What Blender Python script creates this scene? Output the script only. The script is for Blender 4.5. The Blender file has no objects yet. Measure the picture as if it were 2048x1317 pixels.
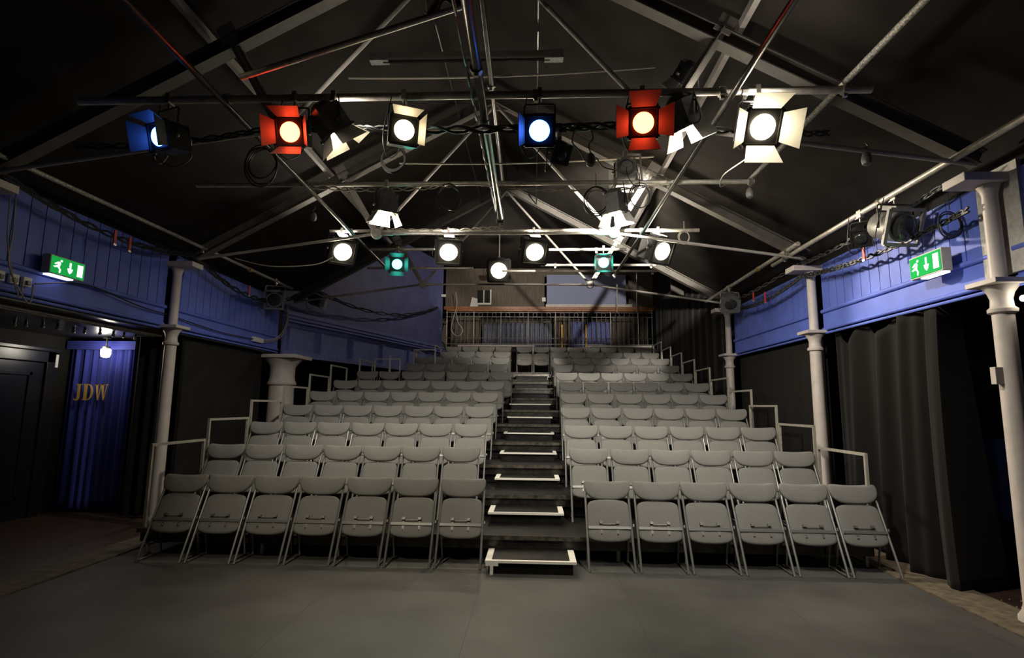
import bpy, bmesh, math, random
from mathutils import Vector, Matrix
random.seed(7)
S = bpy.context.scene
COL = S.collection
V = Vector
PI = math.pi

# ------------------------------------------------------------------ materials
def mat(name, color, rough=.6, metal=0.0, noise=0.0, nscale=20.0, bump=0.0, bscale=60.0, emit=None, estr=0.0, spec=.5, color2=None, stretch=None, sheen=0.0):
    m = bpy.data.materials.new(name); m.use_nodes = True
    nt = m.node_tree; b = nt.nodes['Principled BSDF']
    b.inputs['Base Color'].default_value = (*color, 1)
    b.inputs['Roughness'].default_value = rough
    b.inputs['Metallic'].default_value = metal
    b.inputs['Specular IOR Level'].default_value = spec
    if sheen: b.inputs['Sheen Weight'].default_value = sheen
    if emit is not None:
        b.inputs['Emission Color'].default_value = (*emit, 1)
        b.inputs['Emission Strength'].default_value = estr
    if noise > 0 or bump > 0:
        tc = nt.nodes.new('ShaderNodeTexCoord'); src = tc.outputs['Object']
        if stretch:
            mp = nt.nodes.new('ShaderNodeMapping'); mp.inputs['Scale'].default_value = stretch
            nt.links.new(src, mp.inputs['Vector']); src = mp.outputs['Vector']
    if noise > 0:
        n = nt.nodes.new('ShaderNodeTexNoise'); n.inputs['Scale'].default_value = nscale; n.inputs['Detail'].default_value = 5
        r = nt.nodes.new('ShaderNodeValToRGB')
        c2 = color2 or tuple(min(1, c * (1 + noise)) for c in color)
        c1 = tuple(c * (1 - noise) for c in color)
        r.color_ramp.elements[0].position = .32; r.color_ramp.elements[1].position = .68
        r.color_ramp.elements[0].color = (*c1, 1); r.color_ramp.elements[1].color = (*c2, 1)
        nt.links.new(src, n.inputs['Vector']); nt.links.new(n.outputs['Fac'], r.inputs['Fac'])
        nt.links.new(r.outputs['Color'], b.inputs['Base Color'])
    if bump > 0:
        n2 = nt.nodes.new('ShaderNodeTexNoise'); n2.inputs['Scale'].default_value = bscale; n2.inputs['Detail'].default_value = 3
        bp = nt.nodes.new('ShaderNodeBump'); bp.inputs['Strength'].default_value = bump; bp.inputs['Distance'].default_value = .01
        nt.links.new(src, n2.inputs['Vector']); nt.links.new(n2.outputs['Fac'], bp.inputs['Height'])
        nt.links.new(bp.outputs['Normal'], b.inputs['Normal'])
    return m

M = dict(
    fabric=mat('grey_upholstery', (.20, .195, .18), .95, noise=.30, nscale=420, bump=.25, bscale=500, spec=.2),
    frame=mat('grey_enamel_tube', (.17, .17, .16), .38, .35, spec=.5),
    chrome=mat('bright_steel', (.62, .60, .55), .28, 1.0),
    bracket=mat('bracket_steel', (.22, .21, .19), .5, .8),
    rail=mat('brushed_steel_rail', (.48, .45, .38), .45, .4, noise=.15, nscale=30),
    deck=mat('black_painted_deck', (.009, .0085, .008), .5, spec=.2, noise=.5, nscale=9, bump=.12, bscale=40),
    deck_edge=mat('worn_ply_edge', (.030, .026, .021), .6, noise=.8, nscale=14, color2=(.10, .085, .06)),
    tape=mat('white_tape', (.80, .78, .70), .6, noise=.06, nscale=18),
    vinyl=mat('dark_stage_vinyl', (.066, .065, .061), .55, noise=.26, nscale=1.7, bump=.05, bscale=90, spec=.35),
    edging=mat('pale_worn_board', (.115, .09, .062), .75, noise=.4, nscale=14, bump=.2, bscale=50),
    wood_floor=mat('reddish_brown_boards', (.050, .026, .017), .5, noise=.5, nscale=7, bump=.2, bscale=24, stretch=(6, .7, 1)),
    blue=mat('blue_gloss_paint', (.105, .16, .60), .6, noise=.10, nscale=4, bump=.08, bscale=30),
    blue_grey=mat('dusty_blue_paint', (.125, .14, .34), .6, noise=.14, nscale=3, bump=.08, bscale=25),
    girder=mat('girder_blue_paint', (.15, .18, .42), .55, noise=.14, nscale=4, bump=.1, bscale=25),
    groove=mat('dark_groove', (.012, .014, .03), .9),
    dark_blue=mat('dark_blue_wall', (.05, .10, .42), .7, noise=.15, nscale=5),
    iron=mat('cream_grey_iron_paint', (.56, .50, .46), .5, noise=.08, nscale=9, bump=.05, bscale=40),
    plaster=mat('flaked_plaster', (.55, .53, .49), .8, noise=.15, nscale=25, bump=.5, bscale=30),
    black=mat('matt_black', (.010, .009, .009), .9, spec=.2),
    flat=mat('black_flat_paint', (.013, .0115, .010), .8, noise=.25, nscale=4, spec=.3),
    drape=mat('black_wool_drape', (.0095, .0085, .0075), .95, noise=.2, nscale=120, bump=.12, bscale=250, spec=.15, sheen=.05),
    roof=mat('brown_black_roof', (.023, .0185, .015), .9, noise=.25, nscale=2.5, spec=.2),
    steel=mat('pale_grey_steelwork', (.40, .37, .33), .5, .15, noise=.12, nscale=14),
    rafter=mat('dusty_rafter_paint', (.12, .108, .092), .65, noise=.15, nscale=9),
    pipe=mat('galvanised_pipe', (.52, .48, .41), .42, .35, noise=.2, nscale=18),
    dark_pipe=mat('black_gloss_pipe', (.05, .046, .04), .28, .6, noise=.4, nscale=16),
    rope_pipe=mat('scuffed_pipe', (.40, .37, .32), .6, .4, noise=.6, nscale=70, bump=.5, bscale=110),
    cable=mat('black_cable', (.018, .017, .016), .45),
    grey_cable=mat('pale_cable', (.36, .32, .25), .6),
    can=mat('black_lantern_case', (.022, .021, .020), .45, .3),
    grey_can=mat('grey_lantern_case', (.16, .16, .145), .5, .3, noise=.2, nscale=30),
    door_leaf=mat('black_barn_door', (.045, .043, .04), .55, .2),
    door_white=mat('pale_barn_door', (.62, .60, .55), .5, .1),
    clamp=mat('clamp_alloy', (.45, .43, .38), .35, .9),
    white=mat('white_plastic', (.70, .69, .64), .45),
    red=mat('red_strap', (.50, .03, .03), .55),
    yellow=mat('yellow_tape', (.50, .42, .05), .5),
    navy=mat('navy_velvet', (.035, .045, .30), .8, noise=.15, nscale=60, spec=.3, sheen=.1),
    gold=mat('gold_foil', (.90, .55, .10), .5, .2),
    door_black=mat('black_gloss_door', (.014, .014, .017), .3),
    handrail=mat('varnished_handrail', (.24, .085, .022), .4, noise=.3, nscale=12),
    wrought=mat('wrought_iron', (.13, .12, .115), .5, .5),
    partition=mat('brown_partition', (.10, .078, .057), .7, noise=.3, nscale=5, stretch=(8, 1, .6)),
    grey_curtain=mat('grey_blue_curtain', (.16, .17, .23), .9, noise=.2, nscale=20),
    blue_curtain=mat('blue_curtain', (.15, .17, .40), .9, noise=.2, nscale=14),
    screen=mat('blue_grey_screen', (.24, .26, .40), .7),
    paper=mat('white_paper', (.75, .74, .72), .8),
    flake=mat('pale_flakes', (.55, .50, .42), .8),
    lens_white=mat('lit_white_lens', (1, 1, 1), .3, emit=(1, .86, .58), estr=60),
    vent=mat('glowing_vent', (1, 1, 1), .5, emit=(1, .92, .80), estr=170),
    lens_warm=mat('lit_warm_lens', (1, 1, 1), .3, emit=(1, .80, .46), estr=14),
    lens_blue=mat('lit_blue_lens', (.1, .3, 1), .3, emit=(.045, .17, 1.0), estr=22),
    lens_red=mat('lit_red_lens', (1, .1, .02), .3, emit=(1.0, .055, .016), estr=42),
    lens_teal=mat('lit_teal_lens', (.1, 1, .8), .3, emit=(.055, .85, .66), estr=16),
    lens_off=mat('dark_glass_lens', (.03, .03, .03), .1),
    bulb=mat('lit_bulb', (1, 1, 1), .3, emit=(1, .93, .75), estr=22),
    small_bulb=mat('clear_bulb', (.5, .5, .5), .1, spec=.8),
    sign_green=mat('exit_green_panel', (.01, .22, .05), .9, spec=.05, emit=(.012, .40, .07), estr=.8),
    sign_white=mat('exit_white_symbol', (.6, .6, .6), .9, spec=.05, emit=(.85, 1.0, .88), estr=1.5),
    sign_tube=mat('exit_light_slot', (1, 1, 1), .4, emit=(.80, .85, 1.0), estr=2.2),
    sign_case=mat('exit_case_grey', (.45, .45, .42), .5),
)

# vinyl seams: thin dark joints between the 1.2 m rolls
def add_seams(m, xs, w=.0025):
    nt = m.node_tree; b = nt.nodes['Principled BSDF']
    old = b.inputs['Base Color'].links[0].from_socket
    g = nt.nodes.new('ShaderNodeNewGeometry'); sx = nt.nodes.new('ShaderNodeSeparateXYZ')
    nt.links.new(g.outputs['Position'], sx.inputs[0]); prev = None
    for x in xs:
        c = nt.nodes.new('ShaderNodeMath'); c.operation = 'COMPARE'; c.inputs[1].default_value = x; c.inputs[2].default_value = w
        nt.links.new(sx.outputs['X'], c.inputs[0])
        if prev is None: prev = c.outputs[0]
        else:
            a = nt.nodes.new('ShaderNodeMath'); a.operation = 'MAXIMUM'
            nt.links.new(prev, a.inputs[0]); nt.links.new(c.outputs[0], a.inputs[1]); prev = a.outputs[0]
    mx = nt.nodes.new('ShaderNodeMix'); mx.data_type = 'RGBA'
    nt.links.new(prev, mx.inputs[0]); nt.links.new(old, mx.inputs[6]); mx.inputs[7].default_value = (.028, .027, .026, 1)
    nt.links.new(mx.outputs[2], b.inputs['Base Color'])
add_seams(M['vinyl'], [-2.85, -1.69, -.449, .75, 1.95, 3.1])

# ------------------------------------------------------------------ mesh builder
class MB:
    def __init__(s): s.bm = bmesh.new()
    def box(s, c, d, R=None):
        c = V(c); vs = []
        for x in (-.5, .5):
            for y in (-.5, .5):
                for z in (-.5, .5):
                    p = V((x * d[0], y * d[1], z * d[2]))
                    vs.append(s.bm.verts.new(c + (R @ p if R else p)))
        for f in ((0, 1, 3, 2), (4, 6, 7, 5), (0, 4, 5, 1), (2, 3, 7, 6), (0, 2, 6, 4), (1, 5, 7, 3)):
            s.bm.faces.new([vs[i] for i in f])
        return s
    def bb(s, x0, x1, y0, y1, z0, z1):
        return s.box(((x0 + x1) / 2, (y0 + y1) / 2, (z0 + z1) / 2), (x1 - x0, y1 - y0, z1 - z0))
    def beam(s, a, b, w, h, up=(0, 0, 1)):
        a, b = V(a), V(b); t = (b - a).normalized(); side = t.cross(V(up)).normalized(); u = side.cross(t)
        R = Matrix((side, t, u)).transposed()
        return s.box((a + b) / 2, (w, (b - a).length, h), R)
    def tube(s, pts, r, n=8, closed=False):
        pts = [V(p) for p in pts]; rings = []; N = len(pts); nrm = None
        for i, p in enumerate(pts):
            if closed: t = (pts[(i + 1) % N] - pts[i - 1]).normalized()
            elif i == 0: t = (pts[1] - p).normalized()
            elif i == N - 1: t = (p - pts[-2]).normalized()
            else: t = ((pts[i + 1] - p).normalized() + (p - pts[i - 1]).normalized()).normalized()
            if nrm is None:
                nrm = t.cross(V((0, 0, 1)))
                if nrm.length < .05: nrm = t.cross(V((1, 0, 0)))
                nrm.normalize()
            else:
                nrm = (nrm - t * nrm.dot(t))
                nrm = nrm.normalized() if nrm.length > 1e-6 else t.orthogonal().normalized()
            bn = t.cross(nrm); rr = r[i] if isinstance(r, (list, tuple)) else r
            rings.append([s.bm.verts.new(p + (nrm * math.cos(a) + bn * math.sin(a)) * rr) for a in [2 * PI * k / n for k in range(n)]])
        for i in range(N if closed else N - 1):
            A, B = rings[i], rings[(i + 1) % N]
            for k in range(n): s.bm.faces.new((A[k], A[(k + 1) % n], B[(k + 1) % n], B[k]))
        if not closed:
            s.bm.faces.new(rings[0][::-1]); s.bm.faces.new(rings[-1])
        return s
    def lathe(s, prof, c=(0, 0, 0), n=20, axis=(0, 0, 1)):
        c = V(c); ax = V(axis).normalized(); e1 = ax.orthogonal().normalized(); e2 = ax.cross(e1); rings = []
        for r, z in prof:
            rings.append([s.bm.verts.new(c + ax * z + (e1 * math.cos(2 * PI * k / n) + e2 * math.sin(2 * PI * k / n)) * max(r, 1e-4)) for k in range(n)])
        for A, B in zip(rings, rings[1:]):
            for k in range(n): s.bm.faces.new((A[k], A[(k + 1) % n], B[(k + 1) % n], B[k]))
        s.bm.faces.new(rings[0][::-1]); s.bm.faces.new(rings[-1])
        return s
    def prism(s, pts, f, d):
        # pts: 2-D outline; f(x, y, t) -> point; d: thickness
        a = [s.bm.verts.new(f(x, y, 0)) for x, y in pts]; b = [s.bm.verts.new(f(x, y, d)) for x, y in pts]
        s.bm.faces.new(a[::-1]); s.bm.faces.new(b); N = len(pts)
        for i in range(N): s.bm.faces.new((a[i], a[(i + 1) % N], b[(i + 1) % N], b[i]))
        return s
    def sheet(s, f, nu, nv, thick=0.0):
        g = [[s.bm.verts.new(f(i / nu, j / nv)) for j in range(nv + 1)] for i in range(nu + 1)]
        for i in range(nu):
            for j in range(nv): s.bm.faces.new((g[i][j], g[i + 1][j], g[i + 1][j + 1], g[i][j + 1]))
        return s
    def pad(s, outline, thick, f, curve=0.0):
        # upholstered pad: outline in (x, u); f(x, u, v) -> point
        cx = sum(p[0] for p in outline) / len(outline); cu = sum(p[1] for p in outline) / len(outline)
        t = thick / 2; rings = []
        for sc, v in ((.93, -t), (1, -t * .45), (1.0, t * .35), (.97, t * .8), (.90, t * 1.05), (.6, t * 1.18)):
            rings.append([s.bm.verts.new(f(cx + (x - cx) * sc, cu + (u - cu) * (1 - (1 - sc) * 1.0), v + curve * x * x)) for x, u in outline])
        N = len(outline)
        for A, B in zip(rings, rings[1:]):
            for k in range(N): s.bm.faces.new((A[k], A[(k + 1) % N], B[(k + 1) % N], B[k]))
        s.bm.faces.new(rings[0][::-1]); s.bm.faces.new(rings[-1])
        return s
    def build(s, name, m, parent=None, smooth=False, loc=None, thick=None, bevel=0.0):
        bmesh.ops.recalc_face_normals(s.bm, faces=s.bm.faces)
        if smooth:
            for f in s.bm.faces: f.smooth = True
            for e in s.bm.edges:
                if len(e.link_faces) == 2 and e.calc_face_angle(0) > .75: e.smooth = False
        me = bpy.data.meshes.new(name); s.bm.to_mesh(me); s.bm.free()
        me.materials.append(M[m] if isinstance(m, str) else m)
        o = bpy.data.objects.new(name, me); COL.objects.link(o)
        if parent: o.parent = parent
        if loc: o.location = loc
        if thick:
            md = o.modifiers.new('thickness', 'SOLIDIFY'); md.thickness = thick; md.offset = 0
        if bevel:
            md = o.modifiers.new('bevel', 'BEVEL'); md.width = bevel; md.segments = 2; md.limit_method = 'ANGLE'
        return o

def tag(o, label, cat, group=None, kind=None):
    o['label'] = label; o['category'] = cat
    if group: o['group'] = group
    if kind: o['kind'] = kind
    return o
def thing(name, label, cat, loc=(0, 0, 0), group=None):
    o = bpy.data.objects.new(name, None); o.empty_display_size = .1; COL.objects.link(o); o.location = loc
    return tag(o, label, cat, group)
def struct(o): o['kind'] = 'structure'; return o
def dup(root, loc, label, group=None, rz=0.0):
    r = root.copy(); COL.objects.link(r); r.location = loc; r.rotation_euler.z = rz; r['label'] = label
    if group: r['group'] = group
    for ch in root.children:
        c = ch.copy(); COL.objects.link(c); c.parent = r
        for g in ch.children:
            d = g.copy(); COL.objects.link(d); d.parent = c
    return r
def chaikin(p, n=2):
    for _ in range(n):
        q = []
        for i in range(len(p)):
            a, b = p[i], p[(i + 1) % len(p)]
            q += [(a[0] * .75 + b[0] * .25, a[1] * .75 + b[1] * .25), (a[0] * .25 + b[0] * .75, a[1] * .25 + b[1] * .75)]
        p = q
    return p
def mirror(half):  # half outline from bottom centre to top centre, x >= 0
    return half + [(-x, y) for x, y in half[::-1] if x > 1e-6]
def sag(a, b, d, n=14):
    a, b = V(a), V(b)
    return [a.lerp(b, i / n) - V((0, 0, d * 4 * (i / n) * (1 - i / n))) for i in range(n + 1)]
def spline(pts, n=6):
    pts = [V(p) for p in pts]; out = []
    P = [pts[0]] + pts + [pts[-1]]
    for i in range(1, len(P) - 2):
        p0, p1, p2, p3 = P[i - 1:i + 3]
        for k in range(n):
            t = k / n
            out.append(.5 * ((2 * p1) + (p2 - p0) * t + (2 * p0 - 5 * p1 + 4 * p2 - p3) * t * t + (3 * p1 - p0 - 3 * p2 + p3) * t ** 3))
    out.append(pts[-1]); return out

ORD = ['front', 'second', 'third', 'fourth', 'fifth', 'sixth', 'seventh', 'eighth', 'ninth', 'tenth', 'eleventh']
NTH = ['', 'second', 'third', 'fourth', 'fifth', 'sixth', 'seventh', 'eighth']

# ------------------------------------------------------------------ setting
struct(MB().bb(-8.5, 6.5, -2.5, 20, -.12, -.03).build('floor', 'wood_floor'))
XC = -.56                       # roof centre line
def roof_z(x): return 6.02 - abs(x - XC) * .547
b = MB()
for sgn in (-1, 1):
    xe = XC + sgn * 6.4
    for (xa, xb) in ((XC, xe),):
        za, zb = roof_z(xa), roof_z(xb)
        b.prism([(xa, za), (xb, zb), (xb, zb + .12), (xa, za + .12)], lambda x, y, t: V((x, -1.5 + t, y)), 12.4)
struct(b.build('ceiling', 'roof'))
struct(MB().bb(-7, 6, 11.0, 18.75, 5.9, 6.0).build('ceiling.003', 'roof'))
for n_, (xa, xb) in enumerate(((-6.5, XC), (XC, 5.6))):
    b = MB(); b.prism([(xa, roof_z(xa) + .12), (xb, roof_z(xb) + .12), (XC, 6.15), (xa if n_ == 0 else xb, 6.15)], lambda x, y, t: V((x, 10.92 + t, y)), .05)
    struct(b.build('wall_back.003', 'black'))
struct(MB().bb(-6.95, -6.8, -2.5, 12, -.03, 3.0).build('wall_left', 'flat'))
b = MB().bb(-5.75, -5.6, 9.9, 18.5, -.03, 2.9)
struct(b.build('wall_left.001', 'black'))
struct(MB().bb(5.2, 5.35, -2.5, 18.5, -.03, 3.4).build('wall_right', 'black'))
struct(MB().bb(5.17, 5.2, -2.5, 18.5, .32, 1.2).build('trim_1', 'dark_blue'))
struct(MB().bb(5.14, 5.2, -2.5, 18.5, -.03, .31).build('baseboard_right', 'black'))
struct(MB().bb(-8.2, 6.2, 18.6, 18.75, -.03, 6.2).build('wall_back', 'partition'))
struct(MB().bb(-6.8, -4.84, -2.5, 9.9, 2.43, 2.49).build('ceiling.001', 'door_black'))
struct(MB().bb(3.72, 5.2, -2.5, 10.4, 2.5, 2.56).build('ceiling.002', 'black'))
# stage floor
tag(MB().bb(-4.1, 3.27, -2.4, 6.1, -.03, 0).build('stage_floor', 'vinyl'), 'dark grey vinyl stage floor in the foreground with thin seams', 'floor')
tag(MB().bb(-4.45, -4.105, -2.4, 17, -.03, .012).build('edging_board', 'edging'), 'pale worn floor strip along the left edge of the stage', 'floor board')
tag(MB().bb(3.275, 3.7, -2.4, 17, -.03, .012).build('edging_board', 'edging'), 'pale worn floor strip along the right edge of the stage', 'floor board')
b = MB()
for k in range(130):
    x = random.gauss(4.0, .28); y = random.uniform(3.9, 5.0); r = random.uniform(.004, .013)
    if x < 3.71: continue
    b.box((x, y, -.0275), (r * 2, r * 1.3, .004), Matrix.Rotation(random.random() * 3, 3, 'Z'))
tag(b.build('paint_flakes', 'flake'), 'pale flakes littering the brown boards at lower right', 'debris', kind='stuff')

# ------------------------------------------------------------------ raked seating platforms
Y0, PY, RZ = 5.68, .988, .24
def deck_left(k): return {6: -4.0, 7: -3.76, 8: -3.08, 9: -2.97, 10: -2.68}.get(k, -4.02)
for k in range(1, 11):
    ya, yb, z = Y0 + PY * (k - 1), Y0 + PY * k - .004, RZ * k
    xl, xr = deck_left(k), (3.30 if k < 4 else 3.35)
    if k == 10: yb = 16.55
    t = thing('seating_platform', f'black raked seating platform carrying the {ORD[k]} row of chairs', 'platform', (0, ya, 0), 'black platforms stepping up under the chairs')
    MB().bb(xl, xr, 0, yb - ya, z - .035, z).build('deck', 'deck', t)
    MB().bb(xl, xr, -.006, 0, z - .04, z + .001).build('edge_strip', 'deck_edge', t)
    MB().bb(xl + .03, xr - .03, .02, .05, z - .13, z - .036).build('frame_beam', 'dark_pipe', t)
    for x in [xl + .08 + (xr - xl - .16) * i / 6 for i in range(7)]:
        MB().tube([(x, .07, -.03 if k == 0 else 0), (x, .07, z - .036)], .021, 8).build('leg', 'rail', t)
    if k > 1:
        MB().bb(xl + .02, xr - .02, .06, .075, RZ * (k - 1) + .001, z - .04).build('riser_board', 'black', t)
# half steps up the aisle with white tape
for k in range(0, 10):
    yf, yb, z = 5.23 + PY * k, 5.672 + PY * k, .12 + RZ * k
    xa, xb = (-.44, .385) if k == 0 else (-.50, .325)
    t = thing('aisle_step', f'black aisle half step edged in white tape, {"lowest on the stage floor" if k == 0 else ORD[k] + " from the bottom"}', 'step', ((xa + xb) / 2, yf, z - .12), 'taped half steps up the aisle')
    w = (xb - xa) / 2
    MB().bb(-w + .03, w - .03, .03, yb - yf - .004, 0, .098).build('box', 'deck', t)
    MB().bb(-w, w, 0, yb - yf - .004, .098, .12).build('tread', 'deck', t, bevel=.003)
    if k < 7:
        tp = MB(); d = yb - yf - .01; tw = .058 if k < 3 else .05
        tp.bb(-w, w, -.002, .035, .1202, .1216); tp.bb(-w, -w + tw, .035, d, .1202, .1216); tp.bb(w - tw, w, .035, d, .1202, .1216)
        tp.bb(-w, w, -.0025, -.0005, .100, .1215)
        if k == 0:
            tp.bb(-w + .005, -w + .12, -.004, -.0026, .075, .119); tp.bb(-w + .045, -w + .075, -.004, -.0026, .0, .075)
        tp.build('white_tape', 'tape', t)

# ------------------------------------------------------------------ chairs
TOP = V((0, .382, .762)); TL = TOP.length; TU = TOP / TL; TN = V((0, -TU.z, TU.y))
def cp(x, u, v): return V((x, 0, 0)) + TU * u + TN * v
def make_chair():
    t = thing('folding_chair', '', 'chair')
    for s in (-1, 1):
        MB().tube([cp(s * .212, 0, 0), cp(s * .212, .70, 0), cp(s * .205, .80, -.008), cp(s * .185, .825, -.012)], .0115, 8).build('leg', 'frame', t, True)
        MB().tube([cp(s * .196, .43, -.006), V((s * .196, .30, .16)), V((s * .196, .325, .03)), V((s * .196, .32, .012))], .0095, 8).build('leg', 'frame', t, True)
        MB().tube([V((s * .203, .012, .014)), V((s * .203, .318, .014))], .008, 6).build('foot_bar', 'bracket', t, True)
    MB().box(cp(0, .398, .021), (.405, .007, .028), Matrix((V((1, 0, 0)), TN, TU)).transposed()).build('crossbar', 'frame', t, bevel=.002)
    half = [(0, .666), (.09, .667), (.15, .677), (.200, .712), (.223, .758), (.2285, .805), (.223, .843), (.195, .854), (.10, .849), (0, .846)]
    ol = chaikin([(x, u) for x, u in half] + [(-x, u) for x, u in half[-2:0:-1]], 2)
    MB().pad(ol, .032, lambda x, u, v: cp(x, u, v + .018), .35).build('backrest', 'fabric', t, True)
    hs = [(0, .272), (.09, .275), (.160, .288), (.198, .315), (.2035, .36), (.2025, .56), (.199, .615), (.172, .650), (.09, .664), (0, .667)]
    ol = chaikin([(x, u) for x, u in hs] + [(-x, u) for x, u in hs[-2:0:-1]], 2)
    seat = MB().pad(ol, .034, lambda x, u, v: cp(x, u, v - .004), 0).build('seat', 'fabric', t, True)
    R = Matrix((V((1, 0, 0)), TN, TU)).transposed()
    for s in (-1, 1):
        br = MB(); br.box(cp(s * .078, .446, .026), (.030, .026, .024), R); br.box(cp(s * .078, .385, .017), (.020, .003, .10), R)
        br.lathe([(.008, 0), (.008, .005), (.004, .008)], cp(s * .078, .346, .019), 8, TN)
        br.build('hinge_bracket', 'bracket', seat)
    MB().tube([cp(-.066, .432, .028), cp(.066, .432, .028)], .0042, 6).build('hinge_rod', 'bracket', seat, True)
    MB().box(cp(.232, .425, .0), (.014, .02, .03), R).build('link_clip', 'bracket', t, bevel=.003)
    return t
XL = [-.709, -.862, -.869, -.856, -.854, -.802, -.684, -.829, -.851, -.86]
XR = [.724, .638, .625, .635, .670, .692, .665, .653, .676, .655, .66]
NLc = [7, 7, 7, 7, 7, 7, 7, 5, 5, 4, 4]
first = make_chair(); used = False
def place(x, r, label, group, jit=True):
    global used
    loc = (x, 5.364 + PY * r, RZ * r + .001)
    rz = random.uniform(-.02, .02) if jit else 0
    if not used:
        used = True; first.location = loc; first['label'] = label; first['group'] = group; return first
    return dup(first, loc, label, group, rz)
for r in range(11):
    row = 'front row' if r == 0 else (ORD[r] + ' row' if r < 10 else 'back row')
    xl = XL[r] if r < 10 else -.88
    for i in range(NLc[r]):
        pos = 'beside the aisle' if i == 0 else (f'{NTH[i]} from the aisle' if i < NLc[r] - 1 else 'farthest from the aisle')
        place(xl - .476 * i, r, f'grey folding chair with tipped-up seat, {row} left of aisle, {pos}', 'grey folding chairs left of the aisle')
    for i in range(6):
        pos = 'beside the aisle' if i == 0 else (f'{NTH[i]} from the aisle' if i < 5 else 'farthest from the aisle')
        c = place(XR[r] + .475 * i, r, f'grey folding chair with tipped-up seat, {row} right of aisle, {pos}', 'grey folding chairs right of the aisle')
        if r == 0 and i == 0:
            for ch in c.children:
                if ch.name.startswith('seat'):
                    piv = cp(0, .398, .0); a = .085
                    ch.matrix_local = Matrix.Translation(piv) @ Matrix.Rotation(a, 4, 'X') @ Matrix.Translation(-piv)
for i, x in enumerate((-.29, .19)):
    place(x, 10, f'grey folding chair at the top of the aisle steps, {"left" if i == 0 else "right"} one of the pair', 'grey folding chairs at the top of the aisle')

# ------------------------------------------------------------------ guard rails at the ends of the platforms
def guard_rail(x, k, side, h=.84):
    ya, yb, z = Y0 + PY * (k - 1) + .02, Y0 + PY * k - .03, RZ * k
    t = thing('guard_rail', f'steel guard rail on the {side} end of the {ORD[k]} row platform', 'guard rail', (x, ya, z + .001), f'guard rails up the {side} side')
    w = .028; d = yb - ya
    for y in (w / 2, d - w / 2): MB().box((0, y, (h - w) / 2), (w, w, h - w)).build('post', 'rail', t)
    MB().box((0, d / 2, h - w / 2), (w, d, w)).build('top_bar', 'rail', t)
    return t
for k in range(1, 7): guard_rail(-3.968, k, 'left')
for k in range(1, 11): guard_rail(3.262 if k < 4 else 3.318, k, 'right')
guard_rail(-3.72, 7, 'left', .80)
def cross_rail(x0, x1, y, z, h, label):
    t = thing('guard_rail', label, 'guard rail', (x0, y, z + .001), 'guard rails up the left side')
    MB().box((0, 0, h / 2), (.026, .026, h)).build('post', 'rail', t); MB().box((x1 - x0, 0, h / 2), (.026, .026, h)).build('post', 'rail', t)
    MB().box(((x1 - x0) / 2, 0, h + .013), (x1 - x0 + .026, .026, .026)).build('top_bar', 'rail', t)
cross_rail(-3.66, -3.08, 12.55, 1.68, .86, 'steel rail turned across behind the seventh row at the left')
cross_rail(-2.98, -2.45, 13.53, 1.92, .94, 'steel rail turned across behind the eighth row at the left')
guard_rail(-2.94, 9, 'left', .72); guard_rail(-2.655, 10, 'left', .72)
t = thing('end_post', 'tall bare steel post standing by the left guard rails', 'post', (-3.30, 12.50, 1.681))
MB().box((0, 0, .48), (.04, .04, .96)).build('shaft', 'rail', t)
MB().box((0, 0, .965), (.044, .044, .012)).build('cap', 'rail', t)
for (x0, x1, lab) in ((-2.30, -.0, 'white steel rail behind the back row, left length'), (1.55, 3.45, 'steel rail behind the back row, right length')):
    t = thing('back_rail', lab, 'guard rail', (x0, 16.4, 2.4), 'rails behind the back row')
    MB().box(((x1 - x0) / 2, 0, .90), (x1 - x0, .05, .05)).build('top_bar', 'iron', t)
    for f in (0.02, .5, .98): MB().box(((x1 - x0) * f, 0, .44), (.035, .035, .86)).build('post', 'rail', t)

# ------------------------------------------------------------------ columns
def slender_column(x, y, label, brackets=True, box=False):
    t = thing('iron_column', label, 'column', (x, y, -.02), 'slender cast iron columns')
    MB().lathe([(.11, 0), (.11, .06), (.085, .10), (.074, .14), (.070, 2.26)], n=20).build('shaft', 'iron', t, True)
    MB().lathe([(.070, 2.26), (.093, 2.275), (.096, 2.30), (.075, 2.32), (.070, 2.38), (.085, 2.43), (.115, 2.475), (.118, 2.485)], n=20).build('capital', 'iron', t, True)
    MB().box((0, 0, 2.505), (.30, .30, .04)).build('abacus', 'iron', t, bevel=.004)
    MB().lathe([(.060, 2.525), (.055, 2.56), (.053, 3.22), (.066, 3.26), (.085, 3.30)], n=20).build('upper_shaft', 'iron', t, True)
    MB().box((-.06 if x > 0 else .06, 0, 3.335), (.42, .24, .07)).build('head_plate', 'iron', t, bevel=.006)
    if box: MB().box((-.095, 0, 1.79), (.06, .05, .13)).build('bracket_plate', 'iron', t, bevel=.003)
    return t
slender_column(3.60, 4.35, 'slender grey iron column at far right beside the exit sign', box=True)
slender_column(3.60, 7.22, 'slender grey iron column at right between black drape and black flat')
slender_column(3.60, 10.36, 'slender grey iron column farthest back on the right')
slender_column(-4.75, 7.0, 'slender grey iron column at left in front of the black drapes')
slender_column(-4.75, 4.30, 'slender iron column at the far left edge, mostly in darkness')
t = thing('iron_column', 'stout pale iron column under the riveted girder at left', 'column', (-4.72, 10.2, -.02))
MB().lathe([(.30, 0), (.30, .12), (.255, .2), (.24, .3), (.225, 1.86)], n=28).build('shaft', 'iron', t, True)
MB().lathe([(.225, 1.86), (.255, 1.88), (.262, 1.91), (.235, 1.95), (.222, 2.02), (.225, 2.20), (.26, 2.26), (.33, 2.33), (.36, 2.36)], n=28).build('capital', 'iron', t, True)
MB().box((0, 0, 2.395), (.78, .78, .065)).build('abacus', 'iron', t, bevel=.006)
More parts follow.
